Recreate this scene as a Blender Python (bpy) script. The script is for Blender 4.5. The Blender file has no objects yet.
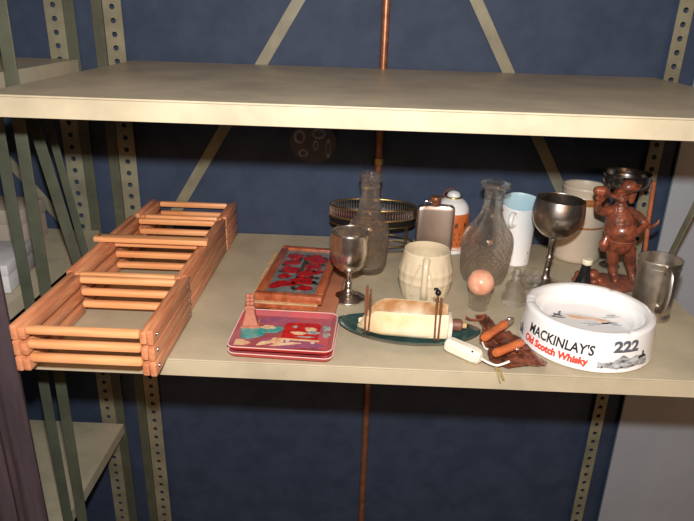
import bpy, bmesh, math, random
from mathutils import Vector, Matrix, noise
random.seed(7)
S = bpy.context.scene
COL = S.collection
PI = math.pi

# ---------------------------------------------------------------- materials
MATS = {}
def mat(name, col, rough=.5, metal=0.0, var=0.0, scale=30, col2=None, stretch=(1,1,1), bump=0.0, trans=0.0, coat=0.0, spec=.5, thin=0.0, ior=1.45, rvar=0.0, sss=0.0):
    m = bpy.data.materials.new(name); m.use_nodes = True
    nt = m.node_tree; N = nt.nodes; L = nt.links
    b = N['Principled BSDF']; out = N['Material Output']
    b.inputs['Base Color'].default_value = (*col, 1)
    b.inputs['Roughness'].default_value = rough
    b.inputs['Metallic'].default_value = metal
    b.inputs['Transmission Weight'].default_value = trans
    b.inputs['Coat Weight'].default_value = coat
    b.inputs['Coat Roughness'].default_value = .08
    b.inputs['Specular IOR Level'].default_value = spec
    b.inputs['IOR'].default_value = ior
    if sss:
        b.inputs['Subsurface Weight'].default_value = sss
        b.inputs['Subsurface Radius'].default_value = (.004,.003,.002)
        b.inputs['Subsurface Scale'].default_value = 1
    if col2 or var or bump or rvar:
        tc = N.new('ShaderNodeTexCoord'); mp = N.new('ShaderNodeMapping')
        mp.inputs['Scale'].default_value = stretch
        L.new(tc.outputs['Object'], mp.inputs['Vector'])
        nz = N.new('ShaderNodeTexNoise'); nz.inputs['Scale'].default_value = scale
        nz.inputs['Detail'].default_value = 5; nz.inputs['Roughness'].default_value = .6
        L.new(mp.outputs['Vector'], nz.inputs['Vector'])
        c2 = col2 or tuple(max(0, c*(1-var)) for c in col)
        r = N.new('ShaderNodeValToRGB')
        r.color_ramp.elements[0].position = .35; r.color_ramp.elements[0].color = (*c2, 1)
        r.color_ramp.elements[1].position = .62; r.color_ramp.elements[1].color = (*col, 1)
        L.new(nz.outputs['Fac'], r.inputs['Fac']); L.new(r.outputs['Color'], b.inputs['Base Color'])
        if bump:
            bp = N.new('ShaderNodeBump'); bp.inputs['Strength'].default_value = bump
            bp.inputs['Distance'].default_value = .002
            L.new(nz.outputs['Fac'], bp.inputs['Height']); L.new(bp.outputs['Normal'], b.inputs['Normal'])
        if rvar:
            mr = N.new('ShaderNodeMapRange'); mr.inputs['To Min'].default_value = max(.02, rough-rvar); mr.inputs['To Max'].default_value = rough+rvar
            L.new(nz.outputs['Fac'], mr.inputs['Value']); L.new(mr.outputs['Result'], b.inputs['Roughness'])
    if thin:
        t = N.new('ShaderNodeBsdfTransparent'); t.inputs['Color'].default_value = (*[min(1, c*1.02) for c in col], 1)
        mx = N.new('ShaderNodeMixShader'); mx.inputs['Fac'].default_value = thin
        L.new(b.outputs[0], mx.inputs[1]); L.new(t.outputs[0], mx.inputs[2]); L.new(mx.outputs[0], out.inputs['Surface'])
    MATS[name] = m
    return m
def M(n): return MATS[n]
mat('steel_paint', (.48,.415,.29), .42, var=.22, scale=9, rvar=.08)
mat('steel_paint_old', (.23,.215,.145), .5, var=.35, scale=14)
mat('green_steel', (.080,.088,.060), .5, var=.3, scale=14)
mat('rust_tape', (.35,.10,.04), .7, var=.4, scale=60)
mat('blue_wall', (.030,.047,.088), .75, col2=(.020,.034,.068), scale=16, bump=.6)
mat('concrete', (.10,.095,.09), .8, var=.3, scale=5)
mat('pine', (.66,.29,.145), .42, col2=(.45,.155,.070), scale=7, stretch=(9,1.2,14), coat=.12)
mat('pine_bar', (.84,.43,.20), .42, col2=(.70,.29,.11), scale=7, stretch=(1.2,9,14), coat=.12)
mat('pine_end', (.72,.30,.14), .6, var=.25, scale=90)
mat('chrome', (.7,.7,.72), .2, 1)
mat('silver', (.78,.71,.65), .27, 1, var=.35, scale=22, rvar=.1)
mat('old_silver', (.60,.53,.47), .30, 1, var=.5, scale=18, rvar=.12)
mat('dark_silver', (.24,.22,.21), .28, 1, var=.5, scale=18, rvar=.08)
mat('ash_brown', (.74,.46,.30), .6)
mat('pewter', (.66,.61,.53), .40, 1, var=.4, scale=25, rvar=.1)
mat('brushed', (.66,.57,.52), .36, 1, var=.25, scale=12, stretch=(1,1,.15), rvar=.08)
mat('brass', (.72,.50,.18), .28, 1, var=.4, scale=50)
mat('copper', (.36,.15,.075), .4, .55, var=.4, scale=60)
mat('black_metal', (.012,.012,.013), .35, .3)
mat('glass_cut', (.96,.93,.89), .05, trans=.97, thin=.42, ior=1.4)
mat('glass_clear', (.98,.97,.95), .05, trans=.98, thin=.58, ior=1.35)
mat('mirror_glass', (.70,.72,.74), .28, .7)
mat('cream_glaze', (.70,.60,.42), .25, coat=.6, var=.12, scale=20)
mat('ivory_glaze', (.80,.70,.50), .3, coat=.5, col2=(.72,.52,.27), scale=16)
mat('ivory_clean', (.82,.75,.60), .3, coat=.5, var=.08, scale=30)
mat('stained_glaze', (.62,.47,.30), .3, coat=.5, col2=(.36,.17,.06), scale=26)
mat('white_glaze', (.86,.86,.85), .16, coat=.8)
mat('white_enamel', (.76,.79,.80), .22, coat=.6, var=.05, scale=10)
mat('pale_blue', (.42,.60,.68), .3, coat=.4)
mat('stoneware', (.56,.47,.36), .4, coat=.3, var=.12, scale=18)
mat('brown_glaze', (.34,.13,.035), .3, coat=.6, var=.3, scale=40)
mat('label_orange', (.52,.13,.03), .45, var=.2, scale=60)
mat('ink_black', (.02,.02,.024), .5)
mat('ink_grey', (.10,.11,.13), .5)
mat('ink_red', (.80,.06,.035), .5)
mat('ink_rust', (.62,.22,.06), .6)
mat('ink_pale', (.62,.66,.68), .5, var=.4, scale=160)
mat('print_photo', (.55,.57,.58), .5, col2=(.05,.05,.055), scale=70, stretch=(1,1,2.2))
mat('clay', (.29,.075,.034), .34, col2=(.075,.032,.022), scale=60, bump=.9, coat=.35)
mat('clay_base', (.27,.075,.035), .6, col2=(.10,.06,.045), scale=60, bump=.8)
mat('terracotta', (.42,.15,.09), .6, col2=(.34,.13,.09), scale=130, bump=.5)
mat('frame_wood', (.42,.115,.045), .35, col2=(.24,.055,.022), scale=14, stretch=(6,1,6), coat=.3)
mat('board_wood', (.40,.155,.085), .5, var=.25, scale=20)
mat('frame_edge', (.62,.42,.22), .5, var=.3, scale=60)
mat('tile_grey', (.20,.22,.22), .2, col2=(.10,.13,.14), scale=40, coat=.6)
mat('petal', (.50,.012,.012), .3, col2=(.16,.006,.010), scale=90, coat=.5)
mat('leaf', (.045,.06,.04), .4, var=.4, scale=90)
mat('tray_rose', (.52,.085,.085), .28, col2=(.26,.09,.12), scale=11, coat=.5)
mat('tray_rim', (.72,.50,.44), .3, coat=.4)
mat('tray_red', (.66,.06,.055), .3, coat=.4)
mat('print_teal', (.03,.26,.25), .35, col2=(.16,.36,.30), scale=60)
mat('print_cream', (.76,.55,.32), .4, col2=(.62,.28,.16), scale=80)
mat('print_red', (.55,.02,.015), .35, col2=(.35,.012,.02), scale=80)
mat('print_purple', (.25,.08,.16), .35, col2=(.40,.10,.14), scale=50)
mat('print_grey', (.42,.44,.40), .4, col2=(.14,.16,.15), scale=160)
mat('dark_green_glaze', (.035,.085,.080), .25, col2=(.012,.032,.032), scale=22, coat=.5)
mat('brown_wood', (.20,.085,.055), .5, var=.3, scale=70)
mat('cork', (.55,.34,.15), .7, var=.3, scale=150)
mat('leather', (.20,.060,.030), .34, col2=(.045,.016,.011), scale=55, bump=1.0, coat=.25)
mat('leather_cord', (.25,.06,.03), .5)
mat('orange_wood', (.58,.155,.045), .35, col2=(.42,.10,.03), scale=50, coat=.4)
mat('bone', (.84,.78,.64), .35, coat=.4, var=.08, scale=60)
mat('white_cord', (.78,.74,.66), .6)
mat('twine', (.32,.22,.08), .8)
mat('skin_ball', (.80,.46,.31), .3, col2=(.66,.28,.17), scale=50, coat=.4)
mat('bottle_black', (.010,.010,.012), .18, coat=.6)
mat('cap_cream', (.72,.66,.50), .5)
mat('mauve_cloth', (.115,.080,.095), .8, var=.35, scale=30, stretch=(3,1,.2), bump=.5)
mat('board_white', (.32,.35,.39), .6, var=.08, scale=6)
mat('paper_white', (.56,.53,.52), .6, var=.2, scale=20)
mat('card_tan', (.42,.34,.27), .7, var=.2, scale=12)
mat('plaque_dark', (.06,.06,.075), .6)
mat('plaque_pale', (.26,.25,.30), .6, var=.5, scale=60)

# ---------------------------------------------------------------- mesh helpers
def link(name, bm, m, parent=None, smooth=True, kind=None, loc=None, rot=None, angle=38):
    me = bpy.data.meshes.new(name)
    bm.normal_update(); bm.to_mesh(me); bm.free()
    ms = m if isinstance(m, (list, tuple)) else [m]
    for k in ms: me.materials.append(M(k) if isinstance(k, str) else k)
    if smooth:
        for p in me.polygons: p.use_smooth = True
        try: me.set_sharp_from_angle(angle=math.radians(angle))
        except Exception: pass
    o = bpy.data.objects.new(name, me); COL.objects.link(o)
    if parent: o.parent = parent
    if loc: o.location = loc
    if rot: o.rotation_euler = rot
    if kind: o['kind'] = kind
    return o
def empty(name, loc, rz=0, rx=0, ry=0):
    o = bpy.data.objects.new(name, None); COL.objects.link(o)
    o.location = loc; o.rotation_euler = (rx, ry, rz); o.empty_display_size = .02
    return o
def tag(o, label, cat, group=None):
    o['label'] = label; o['category'] = cat
    if group: o['group'] = group
    return o
def NB(): return bmesh.new()
def box(bm, x0,x1,y0,y1,z0,z1, mi=0, bev=0.0, mtx=None):
    t = bmesh.new()
    bmesh.ops.create_cube(t, size=1)
    for v in t.verts:
        v.co = Vector(((x0+x1)/2+v.co.x*(x1-x0), (y0+y1)/2+v.co.y*(y1-y0), (z0+z1)/2+v.co.z*(z1-z0)))
    if bev: bmesh.ops.bevel(t, geom=list(t.edges), offset=bev, segments=2, affect='EDGES', profile=.5)
    merge(bm, t, mi, mtx)
def merge(bm, t, mi=0, mtx=None):
    mp = {}
    for v in t.verts: mp[v] = bm.verts.new(mtx @ v.co if mtx else v.co)
    for f in t.faces:
        try:
            g = bm.faces.new([mp[v] for v in f.verts]); g.material_index = mi if mi is not None else f.material_index
        except ValueError: pass
    t.free()
def lathe(bm, prof, n=56, c=(0,0), mi=0, sx=1, sy=1, rfun=None, mtx=None, close=False):
    """prof: list of (r,z); a radius of 0 closes to a point"""
    rings = []
    for (r, z) in prof:
        if r <= 1e-6:
            v = Vector((c[0], c[1], z)); rings.append([bm.verts.new(mtx @ v if mtx else v)])
        else:
            ring = []
            for k in range(n):
                a = 2*PI*k/n; rr = rfun(r, z, a) if rfun else r
                v = Vector((c[0]+rr*sx*math.cos(a), c[1]+rr*sy*math.sin(a), z))
                ring.append(bm.verts.new(mtx @ v if mtx else v))
            rings.append(ring)
    if close: rings.append(rings[0])
    for a, b in zip(rings, rings[1:]):
        if len(a) == 1 and len(b) == 1: continue
        for k in range(n):
            j = (k+1) % n
            if len(a) == 1: f = bm.faces.new((a[0], b[j], b[k]))
            elif len(b) == 1: f = bm.faces.new((a[k], a[j], b[0]))
            else: f = bm.faces.new((a[k], a[j], b[j], b[k]))
            f.material_index = mi
def smoothprof(pts, sub=6):
    """Catmull-Rom through the profile points"""
    out = []
    P = [pts[0]]+list(pts)+[pts[-1]]
    for i in range(1, len(P)-2):
        p0, p1, p2, p3 = P[i-1], P[i], P[i+1], P[i+2]
        for s in range(sub):
            t = s/sub
            q = []
            for d in range(len(p1)):
                q.append(.5*((2*p1[d])+(-p0[d]+p2[d])*t+(2*p0[d]-5*p1[d]+4*p2[d]-p3[d])*t*t+(-p0[d]+3*p1[d]-3*p2[d]+p3[d])*t**3))
            out.append(tuple(q))
    out.append(tuple(pts[-1]))
    return out
def tube(bm, pts, r, n=10, mi=0, caps=True, flat=1.0, up=None):
    pts = [Vector(p) for p in pts]
    rs = r if isinstance(r, (list, tuple)) else [r]*len(pts)
    rings = []; prev = None
    for i, p in enumerate(pts):
        d = (pts[min(i+1, len(pts)-1)]-pts[max(i-1, 0)]).normalized()
        if prev is None:
            u = (Vector(up) if up else (Vector((0,0,1)) if abs(d.z) < .9 else Vector((1,0,0))))
        else: u = prev
        u = (u-d*u.dot(d)).normalized(); w = d.cross(u); prev = u
        rings.append([bm.verts.new(p+(u*math.cos(2*PI*k/n)+w*math.sin(2*PI*k/n)*flat)*rs[i]) for k in range(n)])
    for a, b in zip(rings, rings[1:]):
        for k in range(n):
            j = (k+1) % n
            f = bm.faces.new((a[k], a[j], b[j], b[k])); f.material_index = mi
    if caps:
        for q, s in ((rings[0], 1), (rings[-1], -1)):
            f = bm.faces.new(q[::-1] if s > 0 else q); f.material_index = mi
def curvepts(pts, sub=6): return smoothprof([tuple(p) for p in pts], sub)
def ball(bm, c, r, sx=1, sy=1, sz=1, u=20, v=12, mi=0, mtx=None):
    t = bmesh.new(); bmesh.ops.create_uvsphere(t, u_segments=u, v_segments=v, radius=r)
    for w in t.verts: w.co = Vector((w.co.x*sx, w.co.y*sy, w.co.z*sz))
    R_ = Matrix.Translation(Vector(c)) @ (mtx.to_4x4() if mtx else Matrix.Identity(4))
    merge(bm, t, mi, R_)
def poly(bm, pts, z, mi=0, th=.0004):
    """thin raised print or inlay lying on a surface"""
    bot = [bm.verts.new((p[0], p[1], z)) for p in pts]; top = [bm.verts.new((p[0], p[1], z+th)) for p in pts]
    n = len(pts)
    f = bm.faces.new(top); f.material_index = mi
    if f.normal.z < 0: pass
    for k in range(n):
        g = bm.faces.new((bot[k], bot[(k+1) % n], top[(k+1) % n], top[k])); g.material_index = mi
    bmesh.ops.recalc_face_normals(bm, faces=bm.faces[:])
def blob(cx, cy, rx, ry, seed=0, n=18, w=.25, rot=0):
    rnd = random.Random(seed); ph = [rnd.uniform(0, 6.28) for _ in range(3)]
    out = []
    for k in range(n):
        a = 2*PI*k/n; s = 1+w*(math.sin(3*a+ph[0])*.5+math.sin(5*a+ph[1])*.35+math.sin(2*a+ph[2])*.3)
        x, y = rx*s*math.cos(a), ry*s*math.sin(a)
        out.append((cx+x*math.cos(rot)-y*math.sin(rot), cy+x*math.sin(rot)+y*math.cos(rot)))
    return out
def strip(name, p, q, width, th, m, parent, nrm=(0,-1,0), holes=0, lipw=0):
    """a flat metal strip from p to q, its face looking along nrm"""
    p, q, nrm = Vector(p), Vector(q), Vector(nrm)
    d = (q-p).normalized(); w = d.cross(nrm).normalized(); L_ = (q-p).length
    bm = NB()
    mtx = Matrix((( w.x, nrm.x, d.x, p.x), (w.y, nrm.y, d.y, p.y), (w.z, nrm.z, d.z, p.z), (0,0,0,1)))
    box(bm, -width/2, width/2, -th/2, th/2, 0, L_, mtx=mtx, bev=th*.2)
    return link(name, bm, m, parent, smooth=False)
def perf_flange(bm, u0, u1, z0, z1, pitch, hr, place, zoff=0, n=10, ratio=1.0):
    """sheet with a column of real round holes; place(u,z,t)->xyz, t = 0/1 the two faces"""
    uc = (u0+u1)/2; nz = int((z1-z0)/pitch)
    for i in range(nz):
        za, zb = z0+i*pitch, z0+(i+1)*pitch; zc = (za+zb)/2
        m = 16; outer = []; inner = []
        hu, hz = (u1-u0)/2, (zb-za)/2
        sq_ = [(1,-1+i*.5) for i in range(4)]+[(1-i*.5,1) for i in range(4)]+[(-1,1-i*.5) for i in range(4)]+[(-1+i*.5,-1) for i in range(4)]
        for qx, qz in sq_:
            a = math.atan2(qz*hz, qx*hu); ca, sa = math.cos(a), math.sin(a)
            outer.append((uc+qx*hu, zc+qz*hz)); inner.append((uc+ca*hr, zc+sa*hr*ratio))
        for t in (0, 1):
            vo = [bm.verts.new(place(u, z, t)) for u, z in outer]; vi = [bm.verts.new(place(u, z, t)) for u, z in inner]
            if t == 0: keep = vi
            for k in range(m):
                j = (k+1) % m
                bm.faces.new((vo[k], vo[j], vi[j], vi[k]))
        for k in range(m):
            j = (k+1) % m; bm.faces.new((keep[k], keep[j], vi[j], vi[k]))
    # corner fills are not needed: the outer ring already follows the cell border
def text_mesh(s, size, shear=0, bold=0):
    cu = bpy.data.curves.new('txt', 'FONT'); cu.body = s; cu.size = size; cu.align_x = 'LEFT'; cu.extrude = 0; cu.offset = bold; cu.shear = shear
    cu.resolution_u = 3
    o = bpy.data.objects.new('txt', cu); COL.objects.link(o)
    bpy.context.view_layer.update()
    dg = bpy.context.evaluated_depsgraph_get()
    me = bpy.data.meshes.new_from_object(o.evaluated_get(dg))
    bpy.data.objects.remove(o); bpy.data.curves.remove(cu)
    return me
def wrap_text(bm, s, size, a0, z0, width, rad, mi=0, shear=0, bold=0, off=.0004):
    """lettering wrapped on a round wall, rad(z) its radius; a0 = starting angle"""
    me = text_mesh(s, size, shear, bold)
    xs = [v.co.x for v in me.vertices]; k = width/(max(xs)-min(xs)); x0 = min(xs)
    t = bmesh.new(); t.from_mesh(me); bpy.data.meshes.remove(me)
    bmesh.ops.subdivide_edges(t, edges=[e for e in t.edges if e.calc_length() > size*.35], cuts=1)
    for v in t.verts:
        z = z0+v.co.y; r = rad(z)+off; a = a0+(v.co.x-x0)*k/r
        v.co = Vector((r*math.cos(a), r*math.sin(a), z))
    merge(bm, t, mi)

# ---------------------------------------------------------------- the room
bm = NB(); box(bm, -3.0, 3.0, 1.40, 1.50, 0, 2.6); link('wall_back', bm, 'blue_wall', smooth=False, kind='structure')
bm = NB(); box(bm, -3.0, 3.0, -3.0, 1.5, -.1, 0); link('floor', bm, 'concrete', smooth=False, kind='structure')

# ---------------------------------------------------------------- shelving unit
SX0, SX1, SY0, SY1 = -.505, .612, .815, 1.392
unit = empty('steel_shelving_unit', (0, 1.1, 0))
tag(unit, 'beige painted steel shelving unit with perforated posts holding all the bric-a-brac', 'shelving unit')
INV = Matrix.Translation((0,-1.1,0))
def ulink(name, bm, m, smooth=False):
    o = link(name, bm, m, unit, smooth=smooth); o.location = (0,-1.1,0); return o
def shelf_board(z):
    bm = NB()
    box(bm, SX0, SX1, SY0, SY1, z-.003, z, bev=.001)
    box(bm, SX0, SX1, SY0, SY0+.002, z-.029, z-.0031, bev=.0004)
    box(bm, SX0, SX1, SY0+.0021, SY0+.014, z-.029, z-.027)
    box(bm, SX0, SX0+.002, SY0+.0021, SY1, z-.029, z-.0031)
    box(bm, SX1-.002, SX1, SY0+.0021, SY1, z-.029, z-.0031)
    box(bm, SX0, SX1, SY1-.002, SY1, z-.029, z-.0031)
    return ulink('shelf_board', bm, 'steel_paint')
shelf_board(1.0); shelf_board(1.385)
def upright(x, y, fx, sx_dir, fy, m='steel_paint_old', name='upright', par=None, ox=0, oy=0):
    """L post: front flange spans fx wide at depth y, side flange runs fy in depth"""
    bm = NB()
    perf_flange(bm, x, x+fx, .02, 1.94, .0270, .0056, lambda u, z, t: (u, y+t*.002, z))
    xs = x if sx_dir < 0 else x+fx
    perf_flange(bm, y+.003, y+.003+fy, .02, 1.94, .0195, .0026, lambda u, z, t: (xs-(t*.002)*(-sx_dir), u, z), ratio=1.8)
    for f in (1,): pass
    o = link(name, bm, m, par if par else unit, smooth=False)
    if par is None: o.location = (0,-1.1,0)
    return o
# rear posts (the left one shows its side flange towards the room)
upright(-.549, 1.372, .038, -1, .024)
bm = NB()
box(bm, -.573, -.5505, 1.371, 1.373, .02, 1.94)
for k in range(94): box(bm, -.564, -.560, 1.3700, 1.3709, .03+k*.0205, .037+k*.0205)
ulink('post_flange', bm, 'green_steel')
upright(.618, 1.365, .030, 1, .024)
upright(-.545, .800, .028, -1, .022); upright(.62, .800, .03, 1, .022)
# cross braces against the wall
strip('cross_brace', (-.524, 1.396-1.1, .905), (.03, 1.396-1.1, 1.80), .024, .002, 'steel_paint_old', unit)
strip('cross_brace', (.592, 1.394-1.1, .900), (.055, 1.394-1.1, 1.80), .024, .002, 'steel_paint_old', unit)
# right end strap
strip('end_strap', (.634, 1.305-1.1, .80), (.634, .86-1.1, 1.95), .018, .002, 'steel_paint_old', unit, nrm=(1,0,0))
# left end straps between the two units
strip('end_strap', (-.593, 1.00-1.1, .42), (-.593, 1.00-1.1, 1.75), .020, .003, 'green_steel', unit)
strip('end_strap', (-.5625, 1.00-1.1, .42), (-.5545, 1.00-1.1, 1.75), .021, .003, 'green_steel', unit)
strip('end_strap', (-.5405, 1.10-1.1, 1.015), (-.5905, 1.10-1.1, 1.32), .021, .003, 'green_steel', unit)
strip('end_strap', (-.5605, 1.18-1.1, .99), (-.6025, 1.18-1.1, 1.30), .015, .003, 'green_steel', unit)
bm = NB(); box(bm, -.613, -.52, .9975, 1.185, 1.322, 1.324); ulink('end_bracket', bm, 'green_steel')

# rusty label tape on the rear left post
# neighbouring unit on the left
nb = empty('steel_shelving_unit', (-1.0, 1.1, 0))
tag(nb, 'dim neighbouring steel shelving unit beyond the left end, holding white cartons', 'shelving unit')
def nlink(name, bm, m):
    o = link(name, bm, m, nb, smooth=False); o.location = (1.0,-1.1,0); return o
for z in (1.0, 1.385, .45):
    bm = NB(); box(bm, -1.6, -.615, .83, 1.372, z-.003, z); box(bm, -1.6, -.615, .83, .832, z-.029, z-.0031); box(bm, -.617, -.615, .8321, 1.372, z-.029, z-.0031)
    nlink('shelf_board', bm, 'steel_paint')
bm = NB()
perf_flange(bm, -.676, -.638, .02, 1.94, .0270, .0056, lambda u, z, t: (u, 1.380+t*.002, z)); nlink('upright', bm, 'steel_paint_old')
bm = NB(); box(bm, -.637, -.613, 1.380, 1.382, .02, 1.94)
for k in range(94): box(bm, -.628, -.624, 1.3785, 1.3798, .03+k*.0205, .037+k*.0205)
nlink('post_flange', bm, 'green_steel')
strip('cross_brace', (1.0-.70, 1.392-1.1, 1.0), (1.0-.83, 1.392-1.1, 1.175), .022, .002, 'steel_paint_old', nb)
# cartons on it
def carton(loc, sx, sy, sz, rz, m, label, name='carton'):
    t = empty(name, loc, rz); tag(t, label, 'box')
    bm = NB(); box(bm, -sx/2, sx/2, -sy/2, sy/2, 0, sz*.62, bev=.002); link('box_body', bm, m, t)
    bm = NB(); box(bm, -sx/2-.002, sx/2+.002, -sy/2-.002, sy/2+.002, sz*.621, sz, bev=.002); link('box_lid', bm, m, t)
carton((-.712, 1.07, 1.001), .14, .13, .055, .15, 'paper_white', 'flat white paper carton on the neighbouring shelf beyond the left end straps')
carton((-.80, 1.29, 1.001), .16, .10, .085, -.05, 'card_tan', 'tan cardboard carton behind the flat white one on the neighbouring shelf')
# mauve cloth at the far left front
bm = NB(); nx = 60
g = []
for i in range(nx+1):
    x = -.80+.304*i/nx; y = .775+.008*math.sin(i*.55)+.004*math.sin(i*1.3+1)
    g.append([bm.verts.new((x, y, z)) for z in (.30, .6, .9, 1.2, 1.36)]+[])
for i in range(nx):
    for k in range(4): bm.faces.new((g[i][k], g[i+1][k], g[i+1][k+1], g[i][k+1]))
bmesh.ops.solidify(bm, geom=bm.faces[:], thickness=.003)
o = link('hanging_cloth', bm, 'mauve_cloth'); tag(o, 'dark mauve hanging cloth edge at the far left front, beside the crates', 'cloth')
# pale board leaning beyond the right end
bm = NB(); box(bm, 0, .5, 0, .008, 0, 1.5, bev=.001)
o = link('leaning_board', bm, 'board_white', smooth=False, loc=(.690, 1.352, 0.001), rot=(-.02, 0.0, 0)); tag(o, 'pale grey-blue board leaning against the wall beyond the right end of the shelf', 'board')
# pipe on the wall
t = empty('wall_pipe', (.035, 1.383, .0)); tag(t, 'thin coppery vertical pipe running down the blue wall behind the brass gallery stand', 'pipe')
bm = NB(); tube(bm, [(0,0,.02), (0,0,1.9)], .0085, 16); link('pipe', bm, 'copper', t)
for z in (.6, 1.18, 1.7):
    bm = NB(); lathe(bm, [(.0086,z), (.012,z), (.012,z+.014), (.0086,z+.014)], 16, close=True); link('pipe_clip', bm, 'brass', t)
# dark round plaque on the wall
t = empty('wall_plaque', (-.113, 1.394, 1.222)); tag(t, 'dark round plaque with pale face-like marks on the wall in shadow under upper shelf', 'plaque')
def disc_y(bm, pts, y, th, mi=0):
    f0 = [bm.verts.new((p[0], y, p[1])) for p in pts]; f1 = [bm.verts.new((p[0], y-th, p[1])) for p in pts]; n = len(pts)
    for q in (f1, f0[::-1]):
        f = bm.faces.new(q); f.material_index = mi
    for k in range(n):
        f = bm.faces.new((f0[k], f0[(k+1) % n], f1[(k+1) % n], f1[k])); f.material_index = mi
bm = NB(); disc_y(bm, [(.052*math.cos(a*PI/24), .046*math.sin(a*PI/24)) for a in range(48)], 0, .006); link('plaque_disc', bm, 'plaque_dark', t)
bm = NB()
for cx, cz, rx, rz in ((-.03,.012,.013,.016), (.012,.02,.016,.012), (.034,-.012,.006,.022), (-.022,-.024,.011,.009), (.006,-.006,.006,.012)):
    outer = [(cx+rx*math.cos(a*PI/12), cz+rz*math.sin(a*PI/12)) for a in range(24)]
    inner = [(cx+rx*.6*math.cos(a*PI/12), cz+rz*.6*math.sin(a*PI/12)) for a in range(24)]
    vo = [bm.verts.new((p[0], -.0068, p[1])) for p in outer]; vi = [bm.verts.new((p[0], -.0068, p[1])) for p in inner]
    for k in range(24): bm.faces.new((vo[k], vo[(k+1)%24], vi[(k+1)%24], vi[k]))
link('face_marks', bm, 'plaque_pale', t, smooth=False)

# ---------------------------------------------------------------- crates
def crate(y0, y1, label, x0=-.479, x1=-.288, top=.075, topslat=False, z0=1.001, back=3, front=3):
    t = empty('slatted_crate', ((x0+x1)/2, (y0+y1)/2, z0)); tag(t, label, 'crate', 'wooden slatted crates in a row')
    hw = (x1-x0)/2; hl = (y1-y0)/2; h = (top-.003)/3
    for s in (-1, 1):
        for k in range(3):
            za = k*(h+.0015)
            bm = NB()
            xa, xb = (hw-.0095, hw) if s > 0 else (-hw, -hw+.0095)
            box(bm, xa, xb, -hl, hl, za, za+h, bev=.0022); link('side_slat', bm, 'pine', t)
            bm = NB()
            xa, xb = (hw-.0205, hw-.0105) if s > 0 else (-hw+.0105, -hw+.0205)
            box(bm, xa, xb, -hl+.001, hl-.001, za+.0005, za+h-.004, bev=.0022); link('inner_slat', bm, 'pine', t)
        for e in (-1, 1):
            for k in range(3):
                bm = NB(); zc = k*(h+.0015)+h*.5; ball(bm, (s*(hw+.0004), e*(hl-.014), zc), .0034, .45, 1, 1, 12, 8)
                link('screw', bm, 'chrome', t)
    rows = [(-1, front), (1, back)]+([(0, 3)] if topslat else [])
    for e, nn in rows:
        for k in range(nn):
            bm = NB(); zc = top-.0095-k*.0225
            yc = e*(hl-.0075)+(.010 if e == 0 else 0)
            box(bm, -hw+.0206, hw-.0206, yc-.0062, yc+.0062, zc-.0062, zc+.0062, bev=.004); link('cross_bar', bm, 'pine_bar', t)
    if topslat:
        bm = NB(); yc = -.005
        box(bm, -hw-.010, hw+.001, yc-.011, yc+.011, top+.0005, top+.0105, bev=.002)
        link('top_slat', bm, 'pine_bar', t)
        bm = NB(); lathe(bm, [(0, top+.0107), (.0032, top+.0107), (.0036, top+.0103)], 16, c=(-hw-.001, yc)); link('peg_hole', bm, 'ink_black', t)
    return t
crate(.762, .955, 'front slatted pine crate, overhanging the front edge of the shelf', x0=-.488, x1=-.284)
crate(.958, 1.268, 'middle and longest slatted pine crate, with a flat slat laid across its top', x0=-.496, x1=-.290, topslat=True, front=1)
crate(1.271, 1.386, 'rearmost slatted pine crate, against the blue wall', x0=-.487, x1=-.289, top=.078, front=1, back=3)

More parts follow.
